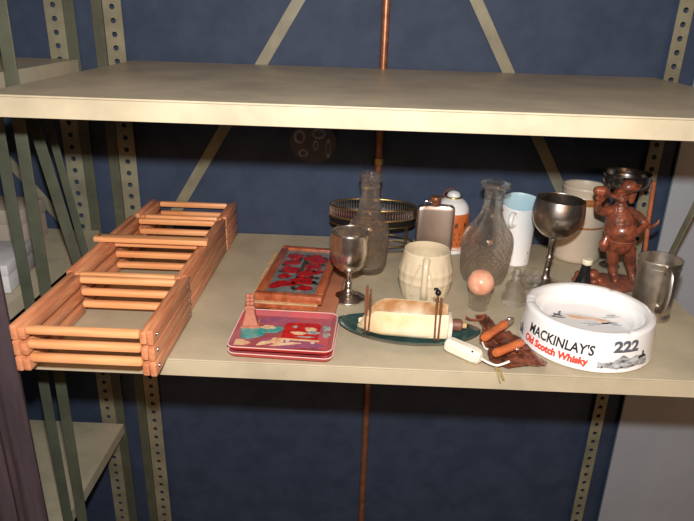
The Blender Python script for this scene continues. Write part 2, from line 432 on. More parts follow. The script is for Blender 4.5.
# ---------------------------------------------------------------- two printed trays
def tray(z, dx, dy, rz, label, top):
    t = empty('serving_tray', (-.115+dx, .890+dy, z), rz); tag(t, label, 'tray', 'stacked printed trays')
    W, D, R0 = .082, .066, .014
    def rr(w, d, r, n=6):
        out = []
        for cx, cy, a0 in ((w-r, d-r, 0), (-w+r, d-r, 90), (-w+r, -d+r, 180), (w-r, -d+r, 270)):
            for k in range(n+1):
                a = math.radians(a0+90*k/n); out.append((cx+r*math.cos(a), cy+r*math.sin(a)))
        return out
    levels = [(W-.010, D-.010, 0.0), (W-.003, D-.003, .004), (W, D, .010), (W-.0008, D-.0008, .0108), (W-.0022, D-.0022, .0102), (W-.010, D-.010, .0035)]
    bm = NB(); rings = []
    for w, d, zz in levels: rings.append([bm.verts.new((x, y, zz)) for x, y in rr(w, d, R0-(W-w)*.6)])
    n = len(rings[0])
    for i, (a, b) in enumerate(zip(rings, rings[1:])):
        for k in range(n):
            f = bm.faces.new((a[k], a[(k+1)%n], b[(k+1)%n], b[k])); f.material_index = 1 if i in (2, 3) else (2 if i < 2 else 0)
    f = bm.faces.new(rings[0][::-1]); f.material_index = 2
    f = bm.faces.new(rings[-1]); f.material_index = 0
    link('tray_body', bm, ['tray_rose', 'tray_rim', 'tray_red'], t)
    if top:
        zz = .0036
        def pr(name, lst, m):
            for i, q in enumerate(lst):
                bm = NB(); poly(bm, q, zz+i*.00008, th=.0003); link(name, bm, m, t, smooth=False)
        pr('purple_print', [blob(.01, -.035, .05, .014, 3), blob(-.02, .038, .045, .012, 5)], 'print_purple')
        zz = .0040
        pr('teal_print', [blob(-.052, -.002, .024, .022, 1), blob(-.024, .008, .020, .012, 2)], 'print_teal')
        zz = .0044
        pr('cream_print', [blob(-.064, -.040, .014, .009, 7), blob(-.008, -.030, .010, .012, 8, rot=.5), blob(.006, -.038, .022, .004, 9, rot=.25),
                           blob(-.03, .014, .012, .006, 11), blob(-.058, .016, .010, .010, 10), blob(-.025, -.038, .016, .005, 12, rot=.5)], 'print_cream')
        zz = .0048
        pr('bus_print', [[(-.004,-.022), (.054,-.024), (.056,.028), (.050,.034), (.002,.033), (-.004,.025)]], 'print_red')
        pr('grey_print', [blob(.066, .018, .007, .010, 21), blob(.067, -.004, .006, .008, 22)], 'print_grey')
        zz = .0052
        pr('bus_detail', [blob(.022, -.002, .012, .005, 31), blob(.040, .012, .009, .008, 32), [(-.008,-.026), (.058,-.028), (.058,-.023), (-.008,-.021)]], 'print_cream')
        pr('bus_wheels', [blob(.008, -.029, .0035, .0035, 1, w=0), blob(.048, -.031, .0035, .0035, 1, w=0)], 'tray_rim')
        zz = .0054
        pr('bus_marks', [blob(.045, .002, .010, .006, 41), blob(.014, .018, .004, .004, 42), blob(.034, -.014, .014, .0022, 43)], 'print_grey')
    return t
tray(1.0005, .002, -.006, -.045, 'lower red printed tray, mostly covered by the tray on top of it', False)
tray(1.0085, 0, 0, -.03, 'upper rose-pink printed tray with a red bus picture', True)

# small terracotta tower ornament
t = empty('tower_ornament', (-.175, .912, 1.0125), .1); t.scale = (.9, .9, 1); tag(t, 'small terracotta tower ornament standing on the left of the pink tray', 'ornament')
bm = NB()
sq = [(.0175,0), (.0175,.003), (.0135,.004), (.0085,.022), (.0075,.030), (.0095,.031), (.0095,.034), (.0070,.036)]
rings = [[bm.verts.new((sx_*r, sy_*r*.85, z)) for sx_, sy_ in ((1,1), (-1,1), (-1,-1), (1,-1))] for r, z in sq]
for a, b in zip(rings, rings[1:]):
    for k in range(4): bm.faces.new((a[k], a[(k+1)%4], b[(k+1)%4], b[k]))
bm.faces.new(rings[0][::-1]); bm.faces.new(rings[-1])
link('tower_body', bm, 'terracotta', t, smooth=False)
bm = NB()
for i in range(2):
    for j in range(3):
        ball(bm, (-.0035+i*.007, 0, .039+j*.0065), .0046, u=10, v=7)
link('tower_crown', bm, 'terracotta', t)

# ---------------------------------------------------------------- framed flower pieces
def frame_piece(loc, rz, w, d, z0, h, label, full):
    t = empty('flower_frame', (loc[0], loc[1], z0), rz); tag(t, label, 'picture frame', 'stack of framed flower pieces')
    b = .015
    for k, (xa, xb, ya, yb) in enumerate(((-w, w, -d, -d+b), (-w, w, d-b, d), (-w, -w+b, -d+b+.0002, d-b-.0002), (w-b, w, -d+b+.0002, d-b-.0002))):
        bm = NB(); box(bm, xa, xb, ya, yb, 0, h, bev=.002); link('frame_rail', bm, 'frame_wood', t)
    bm = NB(); box(bm, -w+b+.0002, w-b-.0002, -d+b+.0002, d-b-.0002, .001, h-.0045); link('tile_panel', bm, 'tile_grey' if full else 'frame_edge', t, smooth=False)
    if full:
        zt = h-.0045
        bm = NB()
        rnd = random.Random(5)
        poly(bm, [(-.004,-.085), (.004,-.085), (.006,.085), (-.003,.085)], zt, th=.0003)
        for k in range(34): poly(bm, blob(rnd.uniform(-.036,.040), rnd.uniform(-.085,.08), .0095, .0060, 60+k, 12, rot=rnd.uniform(0,3)), zt, th=.0003)
        link('leaf_inlay', bm, 'leaf', t, smooth=False)
        bm = NB()
        for i, (x, y, rx, ry, ro) in enumerate(((-.023,.070,.014,.013,0), (.022,.062,.019,.020,0), (-.024,.035,.014,.012,.3), (.020,.020,.012,.012,.2), (-.021,.002,.015,.014,.1),
                                               (.013,-.012,.017,.012,.5), (.030,-.004,.010,.008,.2), (-.026,-.033,.010,.010,0), (-.022,-.070,.021,.014,.5), (.014,-.050,.018,.015,.6), (.022,-.082,.012,.010,.1))):
            for q in range(3): poly(bm, blob(x+rnd.uniform(-.006,.006), y+rnd.uniform(-.006,.006), rx*1.0, ry*.95, i*5+q, 14, .4, ro), zt+.0004+q*.0004, th=.0003)
        link('petal_inlay', bm, 'petal', t, smooth=False)
    else:
        bm = NB(); box(bm, -w-.001, w+.001, -d-.001, d+.001, h+.0001, h+.0018); link('cover_sheet', bm, 'frame_edge', t, smooth=False)
bm = NB(); box(bm, -.058, .058, -.125, .125, 0, .0075, bev=.0015)
o = link('wooden_board', bm, 'board_wood', loc=(-.088, 1.092, 1.0010), rot=(0,0,-.075)); tag(o, 'reddish brown flat wooden board at the bottom of the framed stack', 'board')
frame_piece((-.125, 1.096), -.045, .060, .118, 1.0090, .0105, 'lower framed piece with pale edge, sandwiched under the red flower frame', False)
frame_piece((-.112, 1.104), -.085, .0600, .122, 1.0206, .0145, 'reddish wooden frame with red flower inlay on grey, top of the stack', True)

# ---------------------------------------------------------------- goblets
def goblet(loc, label, prof, m, name='goblet', group=None, parts=True, rx=0, ry=0):
    t = empty(name, loc, 0, rx, ry); tag(t, label, 'goblet', group)
    foot, stem, bowl = prof
    for nm, p in (('foot', foot), ('stem', stem), ('bowl', bowl)):
        bm = NB(); lathe(bm, smoothprof(p, 5), 64); link(nm, bm, m, t, angle=60)
    return t
g1 = goblet((-.018, 1.052, 1.0010), 'small silver goblet beside the red flower frame', (
    [(0,.004), (.014,.004), (.030,.0), (.0335,.0015), (.0335,.004), (.028,.007), (.016,.013), (.008,.022), (.0058,.032), (0,.032)],
    [(0,.0322), (.0058,.0322), (.0072,.036), (.0055,.040), (.005,.047), (.0055,.056), (.008,.062), (0,.0622)],
    [(0,.0625), (.009,.0625), (.022,.070), (.0325,.085), (.0365,.105), (.0365,.125), (.0362,.1465), (.0352,.147), (.0350,.125), (.035,.105), (.031,.087), (.02,.073), (0,.067)]), 'silver')
g1.scale = (.96, .96, .885)
g2 = goblet((.372, 1.156, 1.0025), 'tall tarnished silver goblet with a round bowl in front of the stoneware crock', (
    [(0,.003), (.018,.003), (.033,0), (.036,.0015), (.036,.0035), (.026,.007), (.012,.012), (.0075,.022), (.0065,.034), (0,.034)],
    [(0,.0342), (.0065,.0342), (.0062,.050), (.0085,.055), (.0085,.060), (.0060,.063), (.0062,.080), (.0075,.0995), (0,.100)],
    [(0,.1005), (.012,.1005), (.030,.109), (.045,.126), (.0515,.146), (.0515,.160), (.0485,.178), (.0480,.1790), (.0468,.1785), (.0495,.160), (.0495,.147), (.043,.128), (.028,.1125), (0,.105)]), 'old_silver', ry=.04)
g2.scale = (.94, .94, .98)
goblet((.541, 1.268, 1.0010), 'shallow dark silver bowl on a slim stem, its rim just above the clay figurine', (
    [(0,.003), (.010,.003), (.018,.0005), (.021,.0015), (.021,.0035), (.016,.007), (.010,.012), (.0065,.022), (.0055,.034), (0,.034)],
    [(0,.0342), (.0055,.0342), (.0055,.080), (.0075,.085), (.0075,.090), (.0055,.093), (.0055,.140), (.0065,.1675), (0,.168)],
    [(0,.1685), (.012,.1685), (.030,.174), (.042,.183), (.0455,.192), (.0460,.2000), (.0475,.2060), (.0470,.2072), (.0455,.2065), (.0440,.1990), (.0430,.192), (.039,.1845), (.028,.1775), (0,.172)]), 'dark_silver')

# ---------------------------------------------------------------- decanters
def decanter(loc, R_, H_, label, ry=0, flare=.026):
    t = empty('glass_decanter', loc, 0, 0, ry); tag(t, label, 'decanter', 'cut glass decanters without stoppers')
    s = H_/.205; k = R_/.045
    outer = [(0,.0), (.032*k,.0), (.0375*k,.003), (.0415*k,.018), (.0440*k,.045), (.0455*k,.075), (.0445*k,.090), (.0400*k,.104), (.0310*k,.118), (.0245*k,.130), (.0205,.145), (.0185,.160), (.0180,.174), (.0205,.1785), (.0185,.183), (.0190,.188), (.0220,.193), (flare*.93,.1975), (flare*.97,.2020), (flare*.93,.2055)]
    inner = [(flare*.80,.2055), (.0195,.196), (.0160,.188), (.0152,.174), (.0158,.160), (.0178,.145), (.0215*k,.130), (.0280*k,.118), (.0370*k,.104), (.0415*k,.090), (.0428*k,.075), (.0410*k,.045), (.0365*k,.020), (.027*k,.010), (0,.009)]
    outer = [(r, z*s) for r, z in outer]; inner = [(r, z*s) for r, z in inner]
    po = smoothprof(outer, 5); pi = smoothprof(inner, 4)
    outer_flag = [True]
    def rf(r, z, a):
        if r > R_*.80 and .012*s < z < .092*s and outer_flag[0]:
            u = a*24; w = z/.0021
            q = (abs(math.sin((u+w)*.5))*abs(math.sin((u-w)*.5)))
            e = min(1, (z-.012*s)/.006, (.092*s-z)/.006)
            return r-.0022*e*(1-q**.6)
        return r
    # denser rows through the cut band
    dens = []
    for a, b in zip(po, po[1:]):
        m_ = 8 if .01*s < a[1] < .094*s and a[0] > R_*.85 else 1
        for i in range(m_): dens.append((a[0]+(b[0]-a[0])*i/m_, a[1]+(b[1]-a[1])*i/m_))
    dens.append(po[-1])
    bm = NB(); lathe(bm, dens, 240, rfun=rf); lathe(bm, [dens[-1]]+pi, 240); bmesh.ops.remove_doubles(bm, verts=bm.verts[:], dist=.00002); link('decanter_body', bm, 'glass_cut', t, angle=80)
    bm = NB(); lathe(bm, [(.0195, .1500*s), (.0215, .1510*s), (.0212, .1530*s), (.0190, .1540*s)], 40, close=True); link('neck_ring', bm, 'glass_clear', t)
    return t
decanter((.017, 1.196, 1.0010), .0420, .203, 'clear cut-glass decanter behind the small silver goblet', flare=.0245)
decanter((.250, 1.168, 1.0025), .0505, .199, 'clear cut-glass decanter between the stein and the white jug, with wide flared lip', flare=.0305, ry=.03)

# ---------------------------------------------------------------- brass gallery stand
t = empty('gallery_stand', (.026, 1.325, 1.0010)); tag(t, 'oval two-tier brass gallery stand with pierced rim behind the decanter', 'stand')
A_, B_ = .095, .0465
def ell(a, b, z, n=72): return [(a*math.cos(2*PI*k/n), b*math.sin(2*PI*k/n), z) for k in range(n+1)]
for z in (.1005, .077): 
    bm = NB(); tube(bm, ell(A_, B_, z), .0020, 8, caps=False); link('brass_rim', bm, 'brass', t)
bm = NB()
for k in range(90):
    a = 2*PI*k/90; da = .022
    p = (A_*math.cos(a), B_*math.sin(a)); q = (A_*math.cos(a+da), B_*math.sin(a+da))
    tube(bm, [(p[0],p[1],.0775), (q[0],q[1],.0888), (p[0],p[1],.1000)], .0012, 5)
    tube(bm, [(q[0],q[1],.0775), (p[0],p[1],.0888), (q[0],q[1],.1000)], .0012, 5)
link('pierced_gallery', bm, 'chrome', t)
bm = NB(); lathe(bm, [(.1000,.0772), (.1002,.0772), (.1002,.1002), (.1000,.1002)], 72, sx=A_/.1, sy=B_/.1, close=True); link('dark_liner', bm, 'black_metal', t)
bm = NB(); lathe(bm, [(0,.0765), (.0985,.0765), (.0985,.0785), (0,.0786)], 72, sx=A_/.1, sy=B_/.1); link('mirror_plate', bm, 'mirror_glass', t, smooth=False)
bm = NB(); lathe(bm, [(.0985,.0620), (.1000,.0620), (.1000,.0760), (.0985,.0760)], 72, sx=A_/.1, sy=B_/.1, close=True); link('dark_apron', bm, 'black_metal', t)
bm = NB(); tube(bm, ell(A_, B_, .0615), .0012, 8, caps=False); link('brass_rim', bm, 'brass', t)
for z in (.0045, .018):
    bm = NB(); tube(bm, ell(A_*.98, B_*.98, z), .0016, 8, caps=False); link('lower_ring', bm, 'brass', t)
bm = NB(); lathe(bm, [(0,.001), (.094,.001), (.094,.003), (0,.0031)], 64, sx=A_/.1, sy=B_/.1); link('lower_plate', bm, 'mirror_glass', t, smooth=False)
for a in (35, 145, 215, 325):
    a = math.radians(a); bm = NB(); tube(bm, [(A_*.98*math.cos(a), B_*.98*math.sin(a), .003), (A_*.98*math.cos(a), B_*.98*math.sin(a), .0610)], .0016, 8); link('stand_rod', bm, 'brass', t)

# ---------------------------------------------------------------- hip flask
t = empty('hip_flask', (.158, 1.272, 1.0010), .05); tag(t, 'brushed steel hip flask standing behind the cream barrel mug', 'flask')
bm = NB(); rings = []
def sect(w, d, z, n=48):
    out = []
    for k in range(n):
        a = 2*PI*k/n; ca, sa = math.cos(a), math.sin(a)
        x = w*math.copysign(abs(ca)**.35, ca); y = d*math.copysign(abs(sa)**.55, sa)
        y += .006*(1-(x/w)**2)*0-.004*(x/w)**2
        out.append(bm.verts.new((x, y, z)))
    return out
for w, d, z in ((.036,.008,0), (.0385,.010,.0015), (.0395,.011,.006), (.0400,.0115,.06), (.0400,.0115,.112), (.0388,.0105,.1185), (.036,.009,.1215), (.012,.007,.1225)): rings.append(sect(w, d, z))
for a, b in zip(rings, rings[1:]):
    for k in range(48): bm.faces.new((a[k], a[(k+1)%48], b[(k+1)%48], b[k]))
bm.faces.new(rings[0][::-1]); bm.faces.new(rings[-1])
link('flask_body', bm, 'brushed', t, angle=50)
bm = NB(); lathe(bm, [(0,.1226), (.0085,.1226), (.0085,.129), (.0105,.130), (.0115,.132), (.0115,.139), (.010,.141), (0,.1415)], 32, c=(-.002,-.002)); link('flask_cap', bm, 'copper', t)
bm = NB(); tube(bm, curvepts([(-.010,0,.127), (-.020,0,.130), (-.024,0,.126), (-.024,0,.1225)]), .002, 8); link('cap_hinge', bm, 'chrome', t)

# ---------------------------------------------------------------- cream barrel mug
t = empty('barrel_mug', (.125, 1.081, 1.0010), -.19); tag(t, 'cream glazed barrel-shaped mug with its handle facing the front', 'mug')
def barrel(r, z, a):
    st = .0009*abs(math.cos(a*9))**6
    return r-st if .004 < z < .074 else r
po = [(0,.002), (.038,.002), (.041,0), (.0425,.003), (.0475,.022), (.0503,.036), (.0508,.037), (.0510,.041), (.0507,.042), (.0505,.052), (.0508,.053), (.0505,.058), (.0500,.059), (.047,.072), (.0435,.086), (.0425,.0925), (.0415,.0938), (.0400,.0925), (.0405,.084), (.044,.07), (.046,.045), (.042,.012), (.036,.007), (0,.007)]
pd = []
for a, b in zip(po, po[1:]):
    for i in range(3): pd.append((a[0]+(b[0]-a[0])*i/3, a[1]+(b[1]-a[1])*i/3))
pd.append(po[-1])
bm = NB(); lathe(bm, pd, 108, rfun=barrel); link('mug_body', bm, 'cream_glaze', t, angle=50)
bm = NB(); pts = curvepts([(.004,-.041,.087), (.004,-.049,.083), (.004,-.055,.072), (.004,-.0575,.050), (.004,-.055,.030), (.004,-.046,.016)], 5)
tube(bm, pts, [.0085-.002*math.sin(PI*i/(len(pts)-1)) for i in range(len(pts))], 14, flat=.9); link('handle', bm, 'cream_glaze', t)
for s in (-1, 1):
    bm = NB(); pts = [(.004+s*(.008+.016*math.sin(PI*i/16*.5)), -.0495+.006*(i/16)**2, .088-.075*i/16) for i in range(17)]
    pts = []
    for i in range(17):
        a = math.radians(-90)+s*(.12+.30*math.sin(i/16*PI*.5)); z = .080-.062*i/16; r = .0485+.0025*math.sin(z/.09*PI)
        pts.append((r*math.cos(a), r*math.sin(a), z))
    tube(bm, pts, .0018, 8); link('arch_rib', bm, 'cream_glaze', t)

# ---------------------------------------------------------------- stein with orange label
t = empty('lidded_jar', (.203, 1.338, 1.0010)); t.scale = (.97, .97, .93); tag(t, 'white ceramic jar with orange lettered band and metal lid clip behind the hip flask', 'jar')
bm = NB(); lathe(bm, smoothprof([(0,.0), (.036,.0), (.040,.003), (.0405,.010), (.0400,.02), (.0385,.085), (.0385,.097), (.036,.110), (.028,.123), (.016,.131), (.014,.134), (0,.134)], 5), 56); link('jar_body', bm, 'white_enamel', t, angle=60)
bm = NB(); lathe(bm, [(.0410,.018), (.0398,.060), (.0393,.097), (.0380,.099), (.0380,.017)], 56, close=True); link('orange_band', bm, 'label_orange', t)
bm = NB()
for z in (.0105, .0145, .094): lathe(bm, [(.0412-(.002 if z>.05 else 0), z), (.0414-(.002 if z>.05 else 0), z+.001), (.0412-(.002 if z>.05 else 0), z+.002), (.038, z+.001)], 56, close=True)
link('red_ring', bm, 'ink_rust', t)
bm = NB()
rnd = random.Random(3)
for row, (z, n_, h_) in enumerate(((.066, 3, .014), (.047, 6, .007), (.036, 6, .006), (.024, 7, .006))):
    for k in range(n_):   # worn, unreadable dark strokes
        a = math.radians(-120+k*100/n_); w = 60/n_/100
        lathe_pts = [(a+w*u, z+h_*v) for u, v in ((0,0), (.35,0), (.35,.4), (.6,.35), (.6,0), (.9,.1), (.85,.95), (.5,1), (.45,.65), (.2,.7), (.05,1))]
        vs = [bm.verts.new(((.0408)*math.cos(p[0]), (.0408)*math.sin(p[0]), p[1])) for p in lathe_pts]
        bm.faces.new(vs)
link('dark_lettering', bm, 'ink_black', t, smooth=False)
bm = NB(); tube(bm, [(.017*math.cos(a*PI/16), .017*math.sin(a*PI/16), .132) for a in range(33)], .0022, 8, caps=False); link('metal_collar', bm, 'brass', t)
bm = NB(); lathe(bm, smoothprof([(.0155,.1345), (.013,.142), (.006,.146), (0,.147)], 4), 32); link('stopper', bm, 'white_enamel', t)
bm = NB(); tube(bm, curvepts([(-.018,-.002,.130), (-.024,-.004,.138), (-.014,-.004,.150), (0,-.002,.152)]), .0016, 8); link('clip_wire', bm, 'copper', t)

# ---------------------------------------------------------------- white jug
t = empty('enamel_jug', (.337, 1.276, 1.0015), 0, 0, -.03); t.scale = (.93, .93, .95); tag(t, 'white enamel jug with pale blue inside, right of the second decanter', 'jug')
def slant(bm):
    for v in bm.verts: v.co.z += .010*(v.co.y/.04)*max(0, v.co.z-.06)/.08
def spout(r, z, a):
    return r+max(0, (z-.10)/.045)*.008*max(0, math.cos(a-math.radians(15)))**6
bm = NB(); lathe(bm, smoothprof([(0,.0), (.031,.0), (.034,.002), (.0350,.015), (.0375,.06), (.0395,.11), (.0405,.138), (.0410,.1400), (.0400,.1415)], 5), 64, rfun=spout); slant(bm); link('jug_body', bm, 'white_enamel', t, angle=70)
bm = NB(); lathe(bm, smoothprof([(.0399,.1414), (.0380,.128), (.0345,.06), (.030,.014), (0,.012)], 5), 64, rfun=spout); slant(bm); link('jug_lining', bm, 'pale_blue', t, angle=70)
bm = NB(); tube(bm, curvepts([(-.016,-.034,.124), (-.024,-.047,.127), (-.030,-.056,.117), (-.029,-.054,.105), (-.022,-.042,.097), (-.015,-.034,.098)], 6), .0040, 10, flat=1.3); link('handle', bm, 'white_enamel', t)
bm = NB()
for a, z, r in ((-50, .030, .0025), (-58, .012, .0014)):
    a = math.radians(a); ball(bm, (.0342*math.cos(a), .0342*math.sin(a), z), r, u=8, v=6)
link('enamel_chip', bm, 'ink_black', t)

# ---------------------------------------------------------------- stoneware crock
t = empty('stoneware_crock', (.482, 1.322, 1.0010), 0, 0, 0); t.scale = (1.03, 1.03, 1); tag(t, 'tall beige stoneware crock with brown collar behind the round silver goblet', 'crock')
bm = NB(); lathe(bm, [(0,.0), (.047,.0), (.051,.003), (.052,.010), (.0515,.080), (.0520,.0815), (.0515,.130), (.049,.138), (.046,.141), (.0445,.146), (.0462,.158), (.0475,.161), (.0462,.164), (.043,.163), (.040,.150), (.046,.12), (.046,.01), (0,.006)], 64); link('crock_body', bm, 'stoneware', t, angle=50)
bm = NB(); lathe(bm, [(.0500,.1380), (.0512,.1372), (.0512,.1350), (.0522,.1340), (.0520,.130), (.0515,.1299)], 64); lathe(bm, smoothprof([(.0500,.1385), (.0475,.1415), (.0458,.1430), (.0452,.1435)], 3), 64); link('brown_collar', bm, 'brown_glaze', t)
bm = NB(); lathe(bm, [(.0514,.0790), (.0526,.0800), (.0526,.0830), (.0514,.0840)], 64, close=True); link('brown_line', bm, 'brown_glaze', t)

# ---------------------------------------------------------------- pewter tankard
t = empty('pewter_tankard', (.530, 1.036, 1.0010)); t.scale = (.88, .88, 1); tag(t, 'dull pewter tankard with handle facing front, right of the white ashtray', 'tankard')
bm = NB(); lathe(bm, [(0,.003), (.034,.003), (.0375,.0), (.0400,.0015), (.0405,.006), (.0385,.009), (.0370,.011), (.0368,.014), (.0375,.02), (.0385,.06), (.0405,.100), (.0412,.1065), (.0418,.1085), (.0412,.1105), (.0402,.1100), (.0395,.1), (.0372,.06), (.0355,.012), (0,.009)], 72); link('tankard_body', bm, 'pewter', t, angle=50)
bm = NB(); lathe(bm, [(.0395,.096), (.0412,.0965), (.0414,.0985), (.0398,.099)], 72, close=True); link('raised_band', bm, 'pewter', t)
bm = NB(); pts = curvepts([(-.004,-.038,.098), (-.004,-.050,.103), (-.004,-.062,.094), (-.004,-.067,.070), (-.004,-.062,.045), (-.004,-.050,.030), (-.004,-.038,.026)], 6)
tube(bm, pts, .0052, 12, flat=1.5, up=(1,0,0)); link('handle', bm, 'pewter', t)

# ---------------------------------------------------------------- small glasses
def glass(loc, label, prof, rx=0, ry=0, name='shot_glass', n=40, cat='glass', rf=None):
    t = empty(name, loc, 0, rx, ry); tag(t, label, cat)
    bm = NB(); lathe(bm, prof, n, rfun=rf); link('glass_body', bm, 'glass_clear', t, angle=50); return t
glass((.221, 1.034, 1.0010), 'small clear shot glass holding the flesh-coloured ball', [(0,.0), (.0165,.0), (.0180,.002), (.0185,.012), (.0200,.034), (.0192,.0345), (.0178,.016), (.0160,.010), (0,.009)], rf=lambda r, z, a: r*(1+.02*math.cos(a*8)) if z < .02 else r)
bm = NB(); ball(bm, (0,0,0), .0240, u=40, v=28)
for v in bm.verts:
    n_ = v.co.normalized()
    if abs(n_.z-.45-.08*math.sin(math.atan2(n_.y, n_.x)*3)) < .05: v.co *= .985
o = link('ball', bm, 'skin_ball', loc=(.2205, 1.034, 1.0520)); tag(o, 'flesh-pink ball resting in the mouth of a small shot glass', 'ball')
t = glass((.290, 1.062, 1.0010), 'small clear stepped glass bottle standing left of the white ashtray', smoothprof([(0,.0), (.0190,.0), (.0225,.002), (.0225,.012), (.0205,.022), (.0175,.028), (.0185,.033), (.0160,.040), (.0095,.045), (.0085,.052), (.0110,.056), (.0100,.0600), (.0070,.0600), (.0065,.052), (.0075,.045), (.0130,.038), (.0150,.028), (.0185,.012), (.017,.006), (0,.005)], 3), name='glass_cruet', cat='bottle')
bm = NB(); ball(bm, (0,0,.0650), .0075, 1, 1, .8, 16, 10); link('glass_stopper', bm, 'glass_clear', t)
glass((.330, 1.125, 1.0235), 'small clear glass lying on its side between the cruet and the tall goblet', [(0,.0), (.0150,.0), (.0165,.002), (.0140,.006), (.0165,.016), (.0215,.036), (.0208,.0364), (.0150,.016), (.0125,.010), (0,.009)], rx=1.45, ry=.9, name='cordial_glass')
bpy.data.objects['cordial_glass'].rotation_euler = (0, 1.50, .9); bpy.data.objects['cordial_glass'].location = (.318, 1.112, 1.0200)

# small dark bottle
t = empty('dark_bottle', (.4165, 1.080, 1.0010), 0, 0, .04); t.scale = (1.1, 1.1, 1.33); tag(t, 'small black bottle with cream cap behind the ashtray', 'bottle')
bm = NB(); lathe(bm, smoothprof([(0,0), (.017,0), (.019,.002), (.0188,.014), (.0150,.026), (.0100,.040), (.0075,.052), (.0075,.0575), (0,.0576)], 4), 36); link('bottle_body', bm, 'bottle_black', t)
bm = NB(); lathe(bm, [(0,.0578), (.0085,.0578), (.0090,.059), (.0090,.0635), (.0080,.065), (0,.065)], 28); link('bottle_cap', bm, 'cap_cream', t)

# ---------------------------------------------------------------- ashtray
AX, AY = .3775, .926
t = empty('ashtray', (AX, AY, 1.0010)); tag(t, 'large round white whisky ashtray with black and red lettering at the right front', 'ashtray')
RB, RT, HT = .1050, .0990, .064
bm = NB()
prof = [(0,.003), (.092,.003), (.096,.0), (RB-.003,.0008), (RB,.004), (RB-.001,.012), (RT+.0010,HT-.008), (RT-.0015,HT-.002), (RT-.0055,HT), (RT-.011,HT-.0005), (RT-.0150,HT-.003), (RT-.019,HT-.010), (RT-.024,HT-.022), (RT-.031,.0365), (.062,.0352), (.04,.0350), (0,.0350)]
def notch(r, z, a): return r
pp = smoothprof(prof, 4)
rings_n = 144
lathe(bm, pp, rings_n)
for v in bm.verts:   # cigarette rests pressed into the rim
    r = math.hypot(v.co.x, v.co.y); a = math.atan2(v.co.y, v.co.x)
    if v.co.z > HT-.006 and r > RT-.02:
        for na in (172, 164, 50, 290):
            d = abs((math.degrees(a)-na+180) % 360-180)
            if d < 4: v.co.z -= .0018*(math.cos(d/4*PI)*.5+.5)
link('ashtray_body', bm, 'white_glaze', t, angle=70)
rad = lambda z: RB-.001+(RT+.001-RB+.001)*max(0, (z-.012))/(HT-.020)
bm = NB(); wrap_text(bm, "MACKINLAY'S", .0225, math.radians(195.5), .0290, .1120, rad, bold=.0006); link('black_lettering', bm, 'ink_black', t, smooth=False)
bm = NB(); wrap_text(bm, "Old Scotch Whisky", .0160, math.radians(191.5), .0120, .1150, rad, bold=.0009); link('red_lettering', bm, 'ink_red', t, smooth=False)
bm = NB(); wrap_text(bm, "222", .0240, math.radians(273.5), .0370, .0430, rad, bold=.0012); link('number_lettering', bm, 'ink_grey', t, smooth=False)
bm = NB()   # landscape picture under the number
n = 26; top = []; bot = []
for k in range(n+1):
    a = math.radians(262+ (49)*k/n); u = k/n
    hi = .0200+.0130*max(0, math.sin(PI*min(1, max(0, (u-.15)/.75))))*(.7+.3*math.sin(u*19)) ; lo = .0095+.004*math.sin(u*11)*.4
    for z, lst in ((hi, top), (lo, bot)):
        r = rad(z)+.0004; lst.append(bm.verts.new((r*math.cos(a), r*math.sin(a), z)))
for k in range(n): bm.faces.new((bot[k], bot[k+1], top[k+1], top[k]))
link('landscape_print', bm, 'print_photo', t, smooth=False)
for (a0, a1, z0, z1) in ((303, 306, .0240, .0340), (299, 309, .0210, .0270), (265, 284, .0100, .0140), (272, 290, .0180, .0205), (178.5, 181.5, .012, .030), (182, 184.5, .010, .024), (175, 178, .010, .018)):
    vs = []; bm = NB()
    for a, z in ((a0, z0), (a1, z0+.001), (a1-.6, z1-.001), (a0+.5, z1)):
        r = rad(z)+.0007; vs.append(bm.verts.new((r*math.cos(math.radians(a)), r*math.sin(math.radians(a)), z)))
    bm.faces.new(vs); link('dark_print', bm, 'ink_black', t, smooth=False)
# ash smears and a blue-black emblem inside the bowl
bm = NB(); q = .0351
for cx, cy, rx, ry, ro, sd in ((-.002,.012,.026,.0030,-.1,1), (.024,.006,.011,.0045,-.4,2), (-.018,.016,.010,.004,.1,3)):
    bm = NB(); poly(bm, blob(cx, cy, rx, ry, sd, 20, .6, ro), q+sd*.0004); link('ash_smear', bm, 'ash_brown', t, smooth=False)
bm = NB()
for cx, cy, rx, ry, ro, sd in ((.010,-.008,.020,.006,.2,4), (.048,.022,.014,.005,.3,5), (.040,-.004,.012,.007,.1,6)):
    bm = NB(); poly(bm, blob(cx, cy, rx, ry, sd, 20, .7, ro), q); link('pale_smear', bm, 'ink_pale', t, smooth=False)
bm = NB()
for k, (cx, cy, rx, ry, ro) in enumerate(((-.043,.022,.010,.0022,.6), (-.042,.021,.009,.0022,-.7), (-.045,.012,.012,.0018,-.2), (-.036,.031,.004,.002,1.0))): poly(bm, blob(cx, cy, rx, ry, k, 14, .3, ro), q+k*.0003)
link('emblem', bm, 'ink_grey', t, smooth=False)

# ---------------------------------------------------------------- boat-shaped cradle piece
t = empty('boat_dish', (.085, .926, 1.0010), -.09); tag(t, 'cream open boat-shaped vessel strapped onto a dark green leaf-shaped dish', 'dish')
bm = NB()   # green dish: pointed oval
def leaf_ring(a, b, z, n=64):
    out = []
    for k in range(n):
        u = 2*PI*k/n; x = a*math.cos(u); y = b*math.sin(u)*(abs(math.sin(u))**.25)
        out.append((x, y, z+.006*(x/a)**4))
    return out
rg = [[bm.verts.new(p) for p in leaf_ring(*q)] for q in ((.085,.034,0), (.105,.045,.003), (.118,.052,.009), (.120,.0535,.0110), (.1185,.0525,.0115), (.104,.043,.0070), (.085,.034,.0045))]
for a, b in zip(rg, rg[1:]):
    for k in range(64): bm.faces.new((a[k], a[(k+1)%64], b[(k+1)%64], b[k]))
bm.faces.new(rg[0][::-1]); bm.faces.new(rg[-1])
link('leaf_dish', bm, 'dark_green_glaze', t, angle=60)
